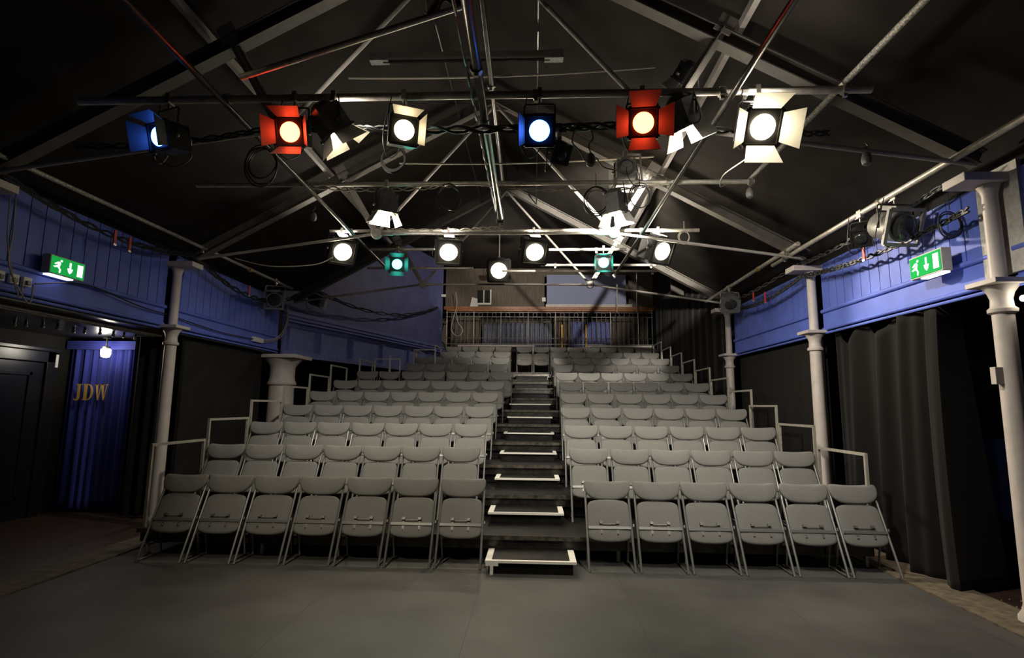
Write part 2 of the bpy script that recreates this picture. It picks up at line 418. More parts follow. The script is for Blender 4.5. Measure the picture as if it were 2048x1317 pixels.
# flaked plaster strip behind the nearest right column
tag(MB().bb(3.665, 3.705, 4.16, 4.56, 2.56, 3.42).build('plaster_strip', 'plaster'), 'flaked white plaster strip on the blue front behind the nearest right column', 'wall patch')

# ------------------------------------------------------------------ blue balcony fronts
def balcony(x, y0, y1, face, label, top, m='blue', lo=2.50):
    # face: -1 looks to -X, +1 looks to +X
    t = thing('balcony_front', label, 'balcony front', (x, y0, lo), 'blue boarded balcony fronts'); L = y1 - y0; g = face
    bd = MB(); n = max(1, round(L / .17)); w = L / n
    for i in range(n): bd.bb(-.008 if g < 0 else -.012, .012 if g < 0 else .008, i * w + .005, (i + 1) * w - .005, .26, top - lo)
    bd.build('boarding', m, t)
    MB().bb(.012 * -g - .012, .012 * -g + .012, 0, L, .05, top - lo).build('backing', 'groove', t)
    MB().bb(min(g * .012, -g * .0), max(g * .012, 0), 0, L, .0, .235).build('fascia', m, t)
    MB().tube([(g * .018, 0, .245), (g * .018, L, .245)], .026, 10).build('moulding', m, t, True)
    MB().tube([(g * .014, 0, .015), (g * .014, L, .015)], .022, 10).tube([(g * .014, 0, -.035), (g * .014, L, -.035)], .016, 8).build('lower_moulding', m, t, True)
    return t
balcony(3.70, 4.42, 7.15, -1, 'blue boarded balcony front carrying the right exit sign', 3.36)
balcony(3.70, 7.29, 10.30, -1, 'blue boarded balcony front between the two farther right columns', 3.36)
balcony(3.70, 1.6, 4.28, -1, 'blue boarded balcony front at the right edge past the nearest column', 3.36)
balcony(-4.84, 4.40, 6.93, 1, 'blue boarded balcony front carrying the left exit sign', 3.48, 'blue')
balcony(-4.84, 7.07, 10.15, 1, 'blue boarded balcony front between slender and stout left columns', 3.48, 'blue')
balcony(-4.84, 1.6, 4.20, 1, 'blue boarded balcony front at the far left edge in the dark', 3.48, 'blue')
for (x, xx, lab) in ((3.72, 4.1, 'right'), (-4.86, -5.2, 'left')):
    struct(MB().bb(min(x, xx), max(x, xx), 1.6, 10.4 if x > 0 else 10.2, 3.3 if x > 0 else 3.42, 4.2).build('wall_' + lab + '.002', 'black'))
# riveted girder and wall above, running in towards the back
gd = V((2.05, 6.45, 0)); GL = gd.length - .12; gd.normalize(); gn = V((gd.y, -gd.x, 0)); go = V((-4.80, 10.28, 0))
def gp(s, z, o=0): return go + gd * s + gn * o + V((0, 0, z))
t = thing('riveted_girder', 'blue riveted iron girder running back above the left seating', 'girder', go); 
def gl(s, z, o=0): return gp(s, z, o) - go
def gbox(mb, s0, s1, z0, z1, o0, o1):
    return mb.prism([(s0, z0), (s1, z0), (s1, z1), (s0, z1)], lambda x, y, d: gl(x, y, o0 + d), o1 - o0)
gbox(MB(), 0, GL, 2.42, 3.12, -.03, 0).build('web', 'girder', t)
gbox(gbox(MB(), 0, GL, 2.42, 2.53, .0, .028), 0, GL, 2.99, 3.07, 0, .028).build('flange', 'girder', t)
f = MB(); gbox(f, 0, GL, 3.07, 3.10, 0, .13); gbox(f, 0, GL, 3.14, 3.17, 0, .09); gbox(f, 0, GL, 3.22, 3.26, 0, .05); gbox(f, 0, GL, 3.10, 3.30, -.03, .02)
f.build('cornice', 'girder', t)
rv = MB()
for s in [.05 + .13 * i for i in range(int(GL / .13))]:
    for z in (2.475, 3.03): rv.lathe([(.014, 0), (.012, .008), (.004, .012)], gl(s, z, .028), 6, gn)
sx = [.10, 1.02, 2.10, 3.30, 4.55, 5.75]
for s in sx:
    gbox(MB(), s - .012, s + .012, 2.53, 2.99, 0, .09).build('stiffener', 'girder', t)
    gbox(MB(), s - .09, s + .09, 2.53, 2.99, 0, .012).build('cover_plate', 'girder', t)
    for dz in range(6):
        for ds in (-.06, .06): rv.lathe([(.013, 0), (.011, .007), (.004, .011)], gl(s + ds, 2.57 + .078 * dz, .012), 6, gn)
rv.build('rivets', 'girder', t)
b = MB()
for i in range(12):
    s0, s1 = GL * i / 12, GL * (i + 1) / 12
    z0, z1 = [roof_z(gp(q, 0).x) - .02 if gp(q, 0).y < 10.9 else 5.88 for q in (s0, s1)]
    b.prism([(s0, 3.28), (s1, 3.28), (s1, z1), (s0, z0)], lambda x, y, d: gp(x, y, -.16 + d), .12)
struct(b.build('wall_left.003', 'blue_grey'))

# ------------------------------------------------------------------ drapes, flats and the left doorway
def drape(name, label, a, b_, z0, z1, folds, amp, m, swag=None, flare=0.0, nu=110, nv=22, grp=None):
    a, b_ = V((*a, 0)), V((*b_, 0)); d = b_ - a; nrm = V((-d.y, d.x, 0)).normalized()
    def f(u, v):
        ph = u * folds * 2 * PI; low = 1 - v
        off = amp * (math.sin(ph + .6 * math.sin(ph * .37)) * (.55 + .45 * low) + .35 * math.sin(ph * 1.9 + 1.3 + v) * (1 - .5 * low))
        zt = z1 - (swag(u) if swag else 0)
        return a + d * u + nrm * (off + flare * low * low * (1 - u) ** 3) + V((0, 0, z0 + (zt - z0) * v))
    o = MB().sheet(f, nu, nv).build(name, m, None, True, thick=.006)
    return tag(o, label, 'drape', grp)
def right_drape(u, v):
    low = 1 - v
    A = V((4.02 + .12 * low, 5.34 - .10 * low, 0)); B = V((3.71 - .15 * low, 5.20 - .18 * low ** 2, 0)); C = V((3.78, 7.06, 0)); k = .20
    b = A.lerp(B, u / k) if u < k else B.lerp(C, (u - k) / (1 - k))
    w = max(0, (u - k) / (1 - k)); ph = 2 * PI * (5.6 * w - 1.9 * w * w)
    amp = (.085 * (.55 + .45 * low)) * min(1, w * 9) * min(1, (1 - w) * 9)
    off = amp * (math.sin(ph + .5 * math.sin(ph * .4 + 1)) + .3 * math.sin(2.3 * ph + v))
    sw = (.15 * math.sin((w - .36) / .31 * PI) ** 2 if .36 < w < .98 else 0) + .015 * math.sin(w * 40) ** 2
    return b + V((-off, 0, 2.46 * v - sw * v ** 3))
tag(MB().sheet(right_drape, 150, 26).build('stage_drape', 'drape', None, True, thick=.006), 'black drape hanging in deep folds under the right balcony', 'drape')
tag(MB().bb(3.76, 3.80, 7.33, 10.28, 0, 2.42).build('scenery_flat', 'flat'), 'flat black panel under the right balcony beside the farther columns', 'flat')
drape('stage_drape', 'tall black drape closing the right side beside the back rows', (3.62, 10.55), (3.62, 16.6), 0.0, 4.6, 13, .035, 'drape', nv=10)
struct(MB().bb(3.70, 3.80, 10.5, 18.6, 3.0, 5.9).build('wall_right.003', 'black'))
drape('stage_drape', 'black drape between blue curtain and slender left column', (-5.60, 7.50), (-4.92, 7.55), 0.0, 2.42, 5, .035, 'drape')
tag(MB().bb(-5.0, -4.95, 7.62, 9.86, 0, 2.42).build('scenery_flat', 'flat'), 'flat black panel under the left balcony before the stout column', 'flat')
bc = drape('door_curtain', 'navy blue door curtain with gold letters, left doorway', (-6.74, 7.78), (-5.64, 7.82), .02, 2.30, 9, .028, 'navy')
MB().bb(-6.76, -5.62, 7.70, 7.74, 2.26, 2.38).build('pelmet', 'navy', bc)
# gold serif letters J D W on the curtain
def letter(mb, pts, ox, oz, sc): mb.prism(pts, lambda x, y, d: V((ox + x * sc, 7.728 - d, oz + y * sc)), .004)
lt = MB(); sc = .23; oz = 1.53; ox = -6.60
letter(lt, [(.22, .12), (.40, .12), (.40, .94), (.48, .94), (.48, 1), (.14, 1), (.14, .94), (.22, .94)], ox, oz, sc)
letter(lt, [(.40, .12), (.22, .12), (.20, .06), (.10, .07), (.04, .10), (.0, .06), (.06, .0), (.20, -.04), (.34, .0)], ox, oz, sc)
letter(lt, [(.58, 0), (.90, 0), (.90, .06), (.84, .06), (.84, .94), (.90, .94), (.90, 1), (.58, 1), (.58, .94), (.64, .94), (.64, .06), (.58, .06)], ox, oz, sc)
arc = [(.90 + .34 * math.sin(a), .5 + .5 * math.cos(a)) for a in [PI * i / 14 for i in range(15)]]
ari = [(.90 + .20 * math.sin(a), .5 + .44 * math.cos(a)) for a in [PI * i / 14 for i in range(15)]]
for i in range(14): letter(lt, [arc[i], arc[i + 1], ari[i + 1], ari[i]], ox, oz, sc)
for (x0, x1, w) in ((1.36, 1.58, .16), (1.58, 1.72, .06), (1.72, 1.94, .16), (1.94, 2.08, .06)):
    up = (x0 == 1.58 or x0 == 1.94)
    a0, a1 = (x0, x1) if not up else (x0, x1)
    if not up: letter(lt, [(a0, 1), (a0 + w, 1), (a1 + .02, 0), (a1 - .04, 0)], ox, oz, sc)
    else: letter(lt, [(a0 - .02, 0), (a0 + .03, 0), (a1 + w * .6, 1), (a1, 1)], ox, oz, sc)
for x0, x1 in ((1.30, 1.58), (1.66, 1.94), (2.02, 2.20)): letter(lt, [(x0, .95), (x1, .95), (x1, 1.0), (x0, 1.0)], ox, oz, sc)
lt.build('gold_lettering', 'gold', bc)
# left door in the wall
d = struct(thing('door_1', 'black panelled door with moulded frame in the left wall', 'door', (-6.8, 5.9, -.03)))
MB().bb(0, .03, .0, 1.48, 0, 2.06).build('door_leaf', 'door_black', d)
fr = MB()
for (y0, y1, z0, z1) in ((-.16, 0, 0, 2.22), (1.48, 1.64, 0, 2.22), (-.16, 1.64, 2.07, 2.22)): fr.bb(0, .07, y0, y1, z0, z1)
fr.bb(0, .10, -.20, 1.68, 2.22, 2.27); fr.build('door_frame', 'door_black', d, bevel=.008)
pn = MB()
for (y0, y1, z0, z1) in ((.12, 1.30, 1.88, 1.93), (.12, 1.30, .25, .30), (.12, .17, .25, 1.93), (1.25, 1.30, .25, 1.93)): pn.bb(.03, .05, y0, y1, z0, z1)
pn.build('panel_moulding', 'door_black', d, bevel=.005)
tag(MB().bb(-6.73, -6.722, 7.50, 7.545, 1.98, 2.16).build('wall_notice', 'paper'), 'narrow white notice beside the left door frame', 'notice')
# bulkhead lamp
t = thing('bulkhead_lamp', 'lit white lamp hanging in front of the blue door curtain', 'lamp', (-6.06, 7.56, 2.43))
MB().lathe([(.05, -.03), (.05, 0)], n=14).build('ceiling_plate', 'can', t, True)
MB().tube([(0, 0, -.03), (0, 0, -.15)], .012).build('stem', 'can', t, True)
MB().lathe([(.045, -.175), (.055, -.15), (.03, -.14)], n=14).build('cap', 'can', t, True)
MB().lathe([(.02, -.30), (.05, -.29), (.062, -.25), (.062, -.19), (.045, -.176)], n=16).build('globe', 'bulb', t, True)
pts = [(-6.00, 6.08), (-5.93, 6.15), (-5.80, 6.23), (-5.72, 6.35), (-5.78, 6.65), (-5.67, 6.69), (-5.58, 6.83), (-5.56, 7.03), (-5.49, 7.13), (-5.49, 7.34)]
for i, (x, y) in enumerate(pts):
    t = thing('festoon_bulb', f'small unlit bulb under the left soffit, {ORD[i] if i else "first"} along from the left', 'bulb', (x, y, 2.43), 'row of small bulbs under the left soffit')
    MB().lathe([(.013, -.03), (.015, 0)], n=8).build('holder', 'can', t, True)
    MB().lathe([(.004, -.075), (.018, -.065), (.022, -.048), (.012, -.03)], n=10).build('bulb_glass', 'small_bulb', t, True)
for i, (x, z, lab) in enumerate(((-5.10, 2.411, 'upper thin grey pipe running below the left balcony'), (-5.20, 2.411, 'lower thin grey pipe running below the left balcony'))):
    tag(MB().tube([(x, 3.6, z), (x, 7.3, z)], .018, 8).build('conduit', 'pipe', smooth=True), lab, 'pipe')

# ------------------------------------------------------------------ roof trusses
def node_x(s): return -2.16 if s < 0 else 1.05
def truss(y, label):
    t = thing('roof_truss', label, 'roof truss', (0, y, 0), 'polygonal steel roof trusses')
    ap = V((XC, 0, 5.76))
    for s in (-1, 1):
        sp = V((3.55 if s > 0 else -4.67, 0, 3.50)); nd = V((node_x(s), 0, 3.815)); st = V((1.57 if s > 0 else -2.66, 0, 4.66))
        r = MB(); r.beam(ap, sp, .018, .13); n = (sp - ap).normalized(); upv = V((0, 1, 0)).cross(n) * s
        up = V((-n.z, 0, n.x)); up = up if up.z > 0 else -up
        r.beam(ap + up * .06, sp + up * .06, .12, .012, up); r.beam(ap - up * .06, sp - up * .06, .12, .012, up)
        r.build('rafter', 'rafter', t)
        sb = MB(); sb.beam(nd, st, .03, .075, (0, 1, 0)) if False else None
        for dy in (-.038, .038): sb.beam(nd + V((0, dy, 0)), st + V((0, dy, 0)), .012, .075, (0, 1, 0))
        dn = (st - nd).normalized(); pp = V((dn.z, 0, -dn.x))
        for dy in (-.032, .032): sb.beam(nd + V((0, dy, 0)) , st + V((0, dy, 0)), .075, .010, (0, 1, 0))
        sb.beam(st - dn * .05 + V((0, -.05, 0)), st + dn * .12 + V((0, -.05, 0)), .15, .01, (0, 1, 0))
        sb.build('strut', 'steel', t)
        MB().tube([nd, ap - V((0, 0, .08))], .021, 10).build('tie_rod', 'steel', t, True)
        MB().tube([nd, V((sp.x - s * .02, 0, 3.46))], .020, 10).build('tie_rod', 'steel', t, True)
        MB().lathe([(.055, -.05), (.075, -.03), (.075, .03), (.055, .05)], nd, 12, (0, 1, 0)).build('node_plate', 'steel', t, True)
        MB().tube([nd + (V((node_x(-s), 0, 3.815)) - nd) * .0, nd + V((-s * .22, 0, .0))], .027, 10).build('sleeve', 'steel', t, True)
    MB().tube([(node_x(-1), 0, 3.815), (node_x(1), 0, 3.815)], .019, 10).build('tie_rod', 'steel', t, True)
    MB().box((XC, 0, 5.70), (.34, .03, .22)).build('apex_plate', 'rafter', t)
truss(4.35, 'nearest roof truss with its cable-laden tie above the stage')
truss(7.20, 'middle roof truss with bright W struts over the front rows')
truss(10.35, 'farthest roof truss above the upper rows')
def purlin(x, w, h, m, label):
    z = roof_z(x) - .05 - h / 2
    tag(MB().bb(x - w / 2, x + w / 2, 1.2, 10.8, z - h / 2, z + h / 2).build('roof_purlin', m), label, 'purlin', 'purlins under the roof slopes')
purlin(1.72, .05, .07, 'steel', 'pale purlin running back along the right roof slope above the strut heads')
purlin(-2.86, .05, .07, 'steel', 'pale purlin running back along the left roof slope above the strut heads')
# trunking and ducts along the upper slopes
for x, lab in ((-1.05, 'left'), (.02, 'right')):
    z = roof_z(x) - .30
    tag(MB().tube([(x, 1.5, z), (x, 10.8, z)], .012, 6).build('roof_conduit', 'dark_pipe', smooth=True), f'thin conduit along the roof {lab} of the ridge', 'pipe')

# ------------------------------------------------------------------ lighting grid pipes
ZG = 3.95
def pipe(pts, r, m, label, clamps=()):
    pts = [V(p) for p in pts]
    t = thing('lighting_pipe', label, 'pipe', pts[0])
    MB().tube([p - pts[0] for p in pts], r, 12).build('tube', m, t, True)
    for c in clamps:
        c = V(c) - pts[0]
        cl = MB(); cl.lathe([(r + .012, -.022), (r + .012, .022)], c, 10, pts[-1] - pts[0]); cl.box(c + V((0, 0, -.035)), (.03, .03, .05)); cl.box(c + V((.03, 0, -.01)), (.035, .018, .018))
        cl.build('clamp', 'clamp', t)
    return t
pipe([(-3.76, 4.10, ZG), (2.58, 4.07, ZG)], .030, 'pipe', 'long horizontal lighting pipe nearest the camera across the top', [(-2.5, 4.09, ZG), (1.45, 4.08, ZG), (2.38, 4.07, ZG), (.0, 4.085, ZG), (1.62, 4.08, ZG)])
pipe([(-3.84, 5.84, ZG), (2.37, 5.83, ZG)], .025, 'pipe', 'second horizontal lighting pipe crossing above the front rows', [(-2.56, 5.835, ZG), (1.45, 5.83, ZG), (2.33, 5.83, ZG)])
pipe([(-2.92, 7.50, ZG), (2.27, 7.50, ZG)], .026, 'pipe', 'third horizontal lighting pipe behind the middle truss', [(-2.62, 7.5, ZG), (1.47, 7.5, ZG), (.1, 7.5, ZG)])
pipe([(-3.05, 9.70, ZG + .02), (-1.12, 9.70, ZG + .02)], .022, 'pipe', 'short left pipe at the far end of the grid', [(-2.6, 9.7, ZG + .02)])
pipe([(.10, 9.40, ZG), (2.08, 9.40, ZG)], .024, 'pipe', 'upper short right pipe at the far end of the grid', [(.35, 9.4, ZG), (2.0, 9.4, ZG)])
pipe([(-.6, 9.75, ZG - .02), (2.18, 9.75, ZG - .02)], .020, 'pipe', 'lower short right pipe at the far end of the grid', [(2.1, 9.75, ZG - .02)])
pipe([(.05, 8.42, ZG - .01), (1.42, 8.40, ZG - .01)], .023, 'pipe', 'short white pipe carrying the right teal lantern', [(.95, 8.41, ZG - .01)])
pipe([(-2.62, 8.42, ZG), (-1.6, 8.42, ZG)], .023, 'pipe', 'short pipe carrying the left teal lantern')
pipe([(1.52, 2.6, ZG - .06), (1.45, 9.95, ZG - .06)], .024, 'dark_pipe', 'black pipe running back under the cross pipes on the right', [(1.44, 9.9, ZG - .06)])
pipe([(-2.46, 2.6, ZG - .06), (-2.62, 9.85, ZG - .06)], .024, 'dark_pipe', 'black pipe running back under the cross pipes on the left', [(-2.62, 9.8, ZG - .06)])
pipe([(2.40, 2.3, ZG + .055), (2.36, 5.90, ZG + .055)], .024, 'rope_pipe', 'scuffed pale pipe slanting to the top right corner', [(2.385, 4.07, ZG + .055)])
pipe([(3.35, 2.2, 3.50), (3.35, 7.75, 3.515)], .028, 'pipe', 'near side pipe along the right wall below the roof', [(3.35, 7.35, 3.52), (3.35, 5.3, 3.51)])
pipe([(3.29, 6.85, 3.56), (3.29, 10.6, 3.54)], .028, 'pipe', 'far side pipe along the right wall lapped beside the near one', [(3.29, 9.35, 3.55), (3.29, 7.15, 3.56)])
pipe([(-4.5, 2.6, 3.53), (-4.5, 9.9, 3.63)], .022, 'rope_pipe', 'side pipe along the left wall below the roof', [(-4.5, 7.1, 3.58), (-4.5, 9.25, 3.62)])
pipe([(-.405, 2.2, 3.86), (-.44, 6.72, 3.86)], .034, 'dark_pipe', 'black cable-wrapped pipe along the centre line below the ridge', [(-.43, 4.3, 3.86), (-.42, 3.6, 3.86)])
pipe([(-.40, 2.2, 4.60), (-.46, 7.4, 4.60)], .026, 'dark_pipe', 'upper dark pipe along the centre line under the ridge', [(-.44, 5.0, 4.60)])
for (x, lab) in ((2.70, 'right'), (2.18, 'left')):
    tag(MB().tube([(x, 14.5, 5.10 if x > 2.5 else 4.75), (x - .02, 14.5, 4.0)], .014, 6).build('hanging_rod', 'rail', smooth=True), f'thin steel rod hanging before the gallery, {lab} of the pair', 'rod')
pipe([(-2.12, 3.6, 3.82), (-.50, 3.6, 4.36)], .022, 'pipe', 'sloping pipe at upper left ahead of the nearest cross pipe')
t = thing('cloth_bundle', 'crumpled pale cloth bunched at the top of the sloping pipe', 'cloth', (-.64, 3.58, 4.33))
MB().sheet(lambda u, v: V((-.16 + .32 * u, .05 * math.sin(9 * u + 4 * v), -.035 * math.sin(7 * u + 3 * v) ** 2 + .13 * (v - .25) + .10 * u)), 18, 8).build('cloth', 'edging', t, True, thick=.006)
# hanging motor drum
t = thing('hanging_drum', 'small pale cylinder hanging at the end of the centre pipe', 'drum', (-.445, 6.78, 3.86))
MB().lathe([(.045, .0), (.045, .13), (.03, .15)], n=14).build('drum_body', 'steel', t, True)
MB().lathe([(.048, -.05), (.05, 0)], n=14).build('drum_base', 'can', t, True)
MB().tube([(0, 0, -.05), (.0, 0, -.16)], .008).build('hook_stem', 'clamp', t, True)
# fluorescent batten
t = thing('batten_light', 'unlit fluorescent batten across under the ridge', 'batten light', (-.75, 5.46, 5.20))
MB().bb(-.98, .98, -.04, .04, -.0, .06).build('batten_body', 'rafter', t)
MB().tube([(-.90, 0, -.02), (.90, 0, -.02)], .016).build('lamp_tube', 'lens_off', t, True)
for s in (-1, 1): MB().bb(s * .94 - .10, s * .94 + .10, -.045, .045, -.03, .065).build('end_cap', 'grey_can', t)
for (a, b_, m_, lab) in (((-1.85, 5.0, 4.70), (1.15, 5.0, 4.77), .04, 'thin wire strung across below the batten light'), ((-1.70, 6.5, 4.50), (1.45, 6.5, 4.56), .04, 'thin wire strung across in front of the middle truss')):
    tag(MB().tube(sag(a, b_, m_), .010, 6).build('wire', 'grey_cable', smooth=True), lab, 'wire')

# ------------------------------------------------------------------ lanterns
def lantern(label, pipe_pt, drop, aim, lens, doors=True, dm='door_leaf', size=1.0, body='can', square=True, yoke='can', vent=False, cat='stage light', ang=.5, grp=None, sides=(0, 1, 2, 3)):
    P = V(pipe_pt); t = thing('stage_lantern', label, cat, P, grp)
    aim = V(aim).normalized(); c = V((0, 0, -drop)); s = size
    side = aim.cross(V((0, 0, 1))); side = side.normalized() if side.length > .1 else V((1, 0, 0)); up = side.cross(aim).normalized()
    cl = MB(); cl.box((0, 0, .0), (.035, .075, .085)); cl.box((0, 0, -.06), (.016, .016, .06)); cl.tube([(0, .03, -.02), (0, .085, -.03)], .006, 6)
    cl.build('hook_clamp', 'clamp', t, bevel=.004)
    w = .118 * s
    MB().tube([c + side * w, c + side * w + V((0, 0, drop - .10 if drop > .14 else .06)), c + side * (w - .015) + V((0, 0, max(drop - .085, .08))), c - side * (w - .015) + V((0, 0, max(drop - .085, .08))), c - side * w + V((0, 0, drop - .10 if drop > .14 else .06)), c - side * w], .0075, 6).build('yoke', yoke, t, True)
    R = Matrix((side, aim, up)).transposed()
    h = MB()
    if square: h.box(c - aim * .04 * s, (.205 * s, .20 * s, .205 * s), R)
    h.lathe([(.06 * s, -.19 * s), (.088 * s, -.16 * s), (.095 * s, -.03 * s), (.095 * s, .055 * s)], c, 18, aim)
    h.box(c + up * .115 * s - aim * .04 * s, (.10 * s, .14 * s, .03 * s), R)
    h.build('housing', body, t, True)
    if vent: MB().box(c + up * .1315 * s - aim * .04 * s, (.085 * s, .10 * s, .002), R).build('lit_vent', 'vent', t)
    h = MB()
    for k in (-1, 1): h.lathe([(.016, 0), (.016, .02), (.008, .028)], c + side * k * w, 8, side * k)
    h.build('knob', 'clamp', t, True)
    MB().tube(spline([c - aim * .18 * s, c - aim * .24 * s + V((0, 0, -.13)), c - aim * .14 * s + side * .09 + V((0, 0, -.21)), c + side * (w + .035) + V((0, 0, -.06)), side * .10 + V((0, 0, -.02))], 6), .005, 5).build('cable_tail', 'cable', t, True)
    f = c + aim * .062 * s
    fr = MB()
    for a, b_ in (((-.11, -.11), (.11, -.11)), ((.11, -.11), (.11, .11)), ((.11, .11), (-.11, .11)), ((-.11, .11), (-.11, -.11))):
        fr.beam(f + (side * a[0] + up * a[1]) * s, f + (side * b_[0] + up * b_[1]) * s, .022 * s, .022 * s, aim)
    fr.build('colour_frame', body, t)
    MB().lathe([(.078 * s, 0), (.070 * s, .012), (.045 * s, .022), (.01, .026)], f, 24, aim).build('lens', lens, t, True)
    if doors:
        for i in sides:
            ax = (side, up, -side, -up)[i]; tg = (up, side, up, side)[i]
            o = f + ax * .112 * s + aim * .012; e = (aim * math.cos(ang) + ax * math.sin(ang)).normalized(); L = .135 * s
            n = e.cross(tg).normalized() * .002
            q = [o - tg * .088 * s, o + tg * .088 * s, o + tg * .12 * s + e * L, o - tg * .12 * s + e * L]
            mb = MB(); a = [mb.bm.verts.new(p + n) for p in q]; b2 = [mb.bm.verts.new(p - n) for p in q]
            mb.bm.faces.new(a); mb.bm.faces.new(b2[::-1])
            for k in range(4): mb.bm.faces.new((a[k], a[(k + 1) % 4], b2[(k + 1) % 4], b2[k]))
            mb.build('barn_door', dm, t)
    return P + c + aim * (.10 * s), aim
LIGHTS = []
def spot(pos, aim, power, color, angle, blend=.5, r=.05):
    l = bpy.data.lights.new('spot_beam', 'SPOT'); l.energy = power; l.color = color; l.spot_size = math.radians(angle); l.spot_blend = blend; l.shadow_soft_size = r
    o = bpy.data.objects.new('spot_beam', l); COL.objects.link(o); o.location = pos
    o.rotation_euler = V(aim).to_track_quat('-Z', 'Y').to_euler(); return o
WARM = (1, .86, .66); COOL = (1, .93, .82)
def lit(args, kw, power, color, angle, blend=.6, beam=None):
    p, a = lantern(*args, **kw); spot(p + a * .03, V(beam).normalized() if beam else a, power, color, angle, blend)
# hung on the nearest pipe
lit(('blue lit stage lantern at far left of the nearest pipe', (-2.98, 4.09, ZG), .33, (-.35, -1, -.28), 'lens_blue'), dict(ang=.35), 25, (.05, .25, 1), 60)
lit(('red lit stage lantern left of the barn-doored white floodlight', (-1.94, 4.09, ZG), .30, (.05, -1, -.38), 'lens_red'), dict(), 22, (1, .08, .02), 60)
lit(('white floodlight with bright open barn doors facing away, upper left', (-1.62, 4.09, ZG), .24, (.50, .40, -.76), 'lens_white'), dict(dm='door_white', ang=.6, body='grey_can', vent=True), 90, COOL, 140, 1.0)
lit(('warm white lantern with one pale side flap, left of centre', (-1.05, 4.085, ZG), .30, (.42, -1, -.30), 'lens_warm'), dict(dm='door_white', sides=(1, 2), ang=.25), 120, WARM, 60)
lit(('bright blue stage lantern just right of the centre pipe', (.03, 4.085, ZG), .31, (-.02, -1, -.42), 'lens_blue'), dict(size=1.02, sides=(0,), ang=.3), 40, (.05, .25, 1), 60)
lit(('glowing red lantern with square red-lit flaps, right of centre', (.83, 4.08, ZG), .26, (-.08, -1, -.35), 'lens_red'), dict(size=1.02, ang=.8), 32, (1, .08, .02), 60)
lit(('white floodlight with bright barn doors behind the right red lantern', (1.16, 4.12, ZG), .20, (.40, .30, -.86), 'lens_white'), dict(dm='door_white', ang=.45, body='grey_can', vent=True, sides=(0, 1, 2)), 290, COOL, 140, 1.0, (.40, .72, -.60))
lit(('dazzling white lantern at the right end of the nearest pipe', (1.72, 4.08, ZG), .29, (.02, -1, -.62), 'lens_white'), dict(size=1.2, dm='door_white', ang=.75, vent=True), 120, WARM, 84)
# second pipe
lit(('bright white floodlight hung left on the second pipe', (-1.66, 5.84, ZG), .26, (-.10, .15, -1), 'lens_white'), dict(dm='door_white', ang=.45, body='grey_can', vent=True, sides=(0, 1, 2)), 260, COOL, 140, 1.0, (-.15, .80, -.50))
lit(('bright white floodlight hung right on the second pipe', (.87, 5.83, ZG), .28, (.12, .15, -1), 'lens_white'), dict(dm='door_white', ang=.45, body='grey_can', vent=True, sides=(0, 1, 2)), 270, COOL, 140, 1.0, (.15, .80, -.50))
lit(('white floodlight perched just above the second pipe at right', (1.0, 5.93, ZG + .36), .20, (.06, 1, .05), 'lens_white'), dict(dm='door_white', ang=.4, body='grey_can'), 2300, COOL, 58)
tag(MB().tube([(1.0, 5.93, ZG + .37), (1.17, 5.93, ZG + .37), (1.17, 5.86, ZG + .02)], .014, 8).build('lantern_bracket', 'pipe', smooth=True), 'bent steel bracket holding the floodlight above the second pipe', 'bracket')
# third pipe
for x, a, lab, pw in ((-2.74, (.70, -1, -.70), 'dazzling white lantern at the left end of the third pipe', 90), (-1.22, (.25, -1, -.72), 'dazzling white lantern left of centre on the third pipe', 65), (-.02, (.22, -1, -.72), 'dazzling white lantern right of centre on the third pipe', 95), (1.70, (.58, -1, -.60), 'dazzling white lantern at the right end of the third pipe', 330)):
    lit((lab, (x, 7.5, ZG), .28, a, 'lens_white'), dict(doors=False, size=1.55, vent=True), pw, WARM, 74)
lit(('teal lit lantern at left between two white lanterns', (-2.17, 8.42, ZG), .24, (.2, -1, -.3), 'lens_teal'), dict(), 25, (.05, 1, .75), 60)
lit(('teal lit lantern at right on the short white pipe', (1.06, 8.40, ZG), .22, (-.1, -1, -.3), 'lens_teal'), dict(ang=.2), 25, (.05, 1, .75), 60)
lit(('lone low white lantern at the far end of the grid', (-.66, 9.9, 4.20), .22, (.03, -1, -.30), 'lens_white'), dict(doors=False, size=1.8), 90, WARM, 70)
tag(MB().tube([(-.66, 9.9, 4.20), (-.66, 9.9, 5.5)], .014, 8).build('hanging_rod', 'rail', smooth=True), 'thin vertical rod above the lone far lantern', 'rod')
# unlit side lanterns
lantern('large grey profile lantern clamped to the right side pipe', (3.37, 5.12, 3.50), .30, (.05, -.62, -.25), 'lens_off', doors=False, size=1.45, body='grey_can', square=False)
lantern('small black lantern beside the grey profile lantern at right', (3.34, 5.62, 3.50), .24, (-.5, -.6, -.5), 'lens_off', doors=False, size=.8)
lantern('grey fresnel lantern in a round yoke on the far right pipe', (3.30, 9.36, 3.54), .26, (-.1, -.7, -.45), 'lens_off', doors=False, size=1.25, body='grey_can', yoke='steel')
lantern('grey fresnel lantern in a round yoke on the left side pipe', (-4.5, 9.25, 3.62), .33, (.25, -.85, -.15), 'lens_off', doors=False, size=1.35, body='grey_can', yoke='steel', square=False)
lantern('small grey lantern turned edge on, beyond the left side pipe', (-4.3, 10.6, 3.75), .22, (.8, .2, -.2), 'lens_off', size=.9, dm='door_white')
lantern('small dark lantern tucked under the right roof slope near the top', (1.36, 4.75, 4.62), .12, (-.4, .5, -.6), 'lens_off', size=.75, dm='grey_can')
lantern('dark lantern hanging beneath the centre blue lantern', (.20, 4.42, 3.78), .16, (.3, -.6, -.5), 'lens_off', doors=False, size=.7)

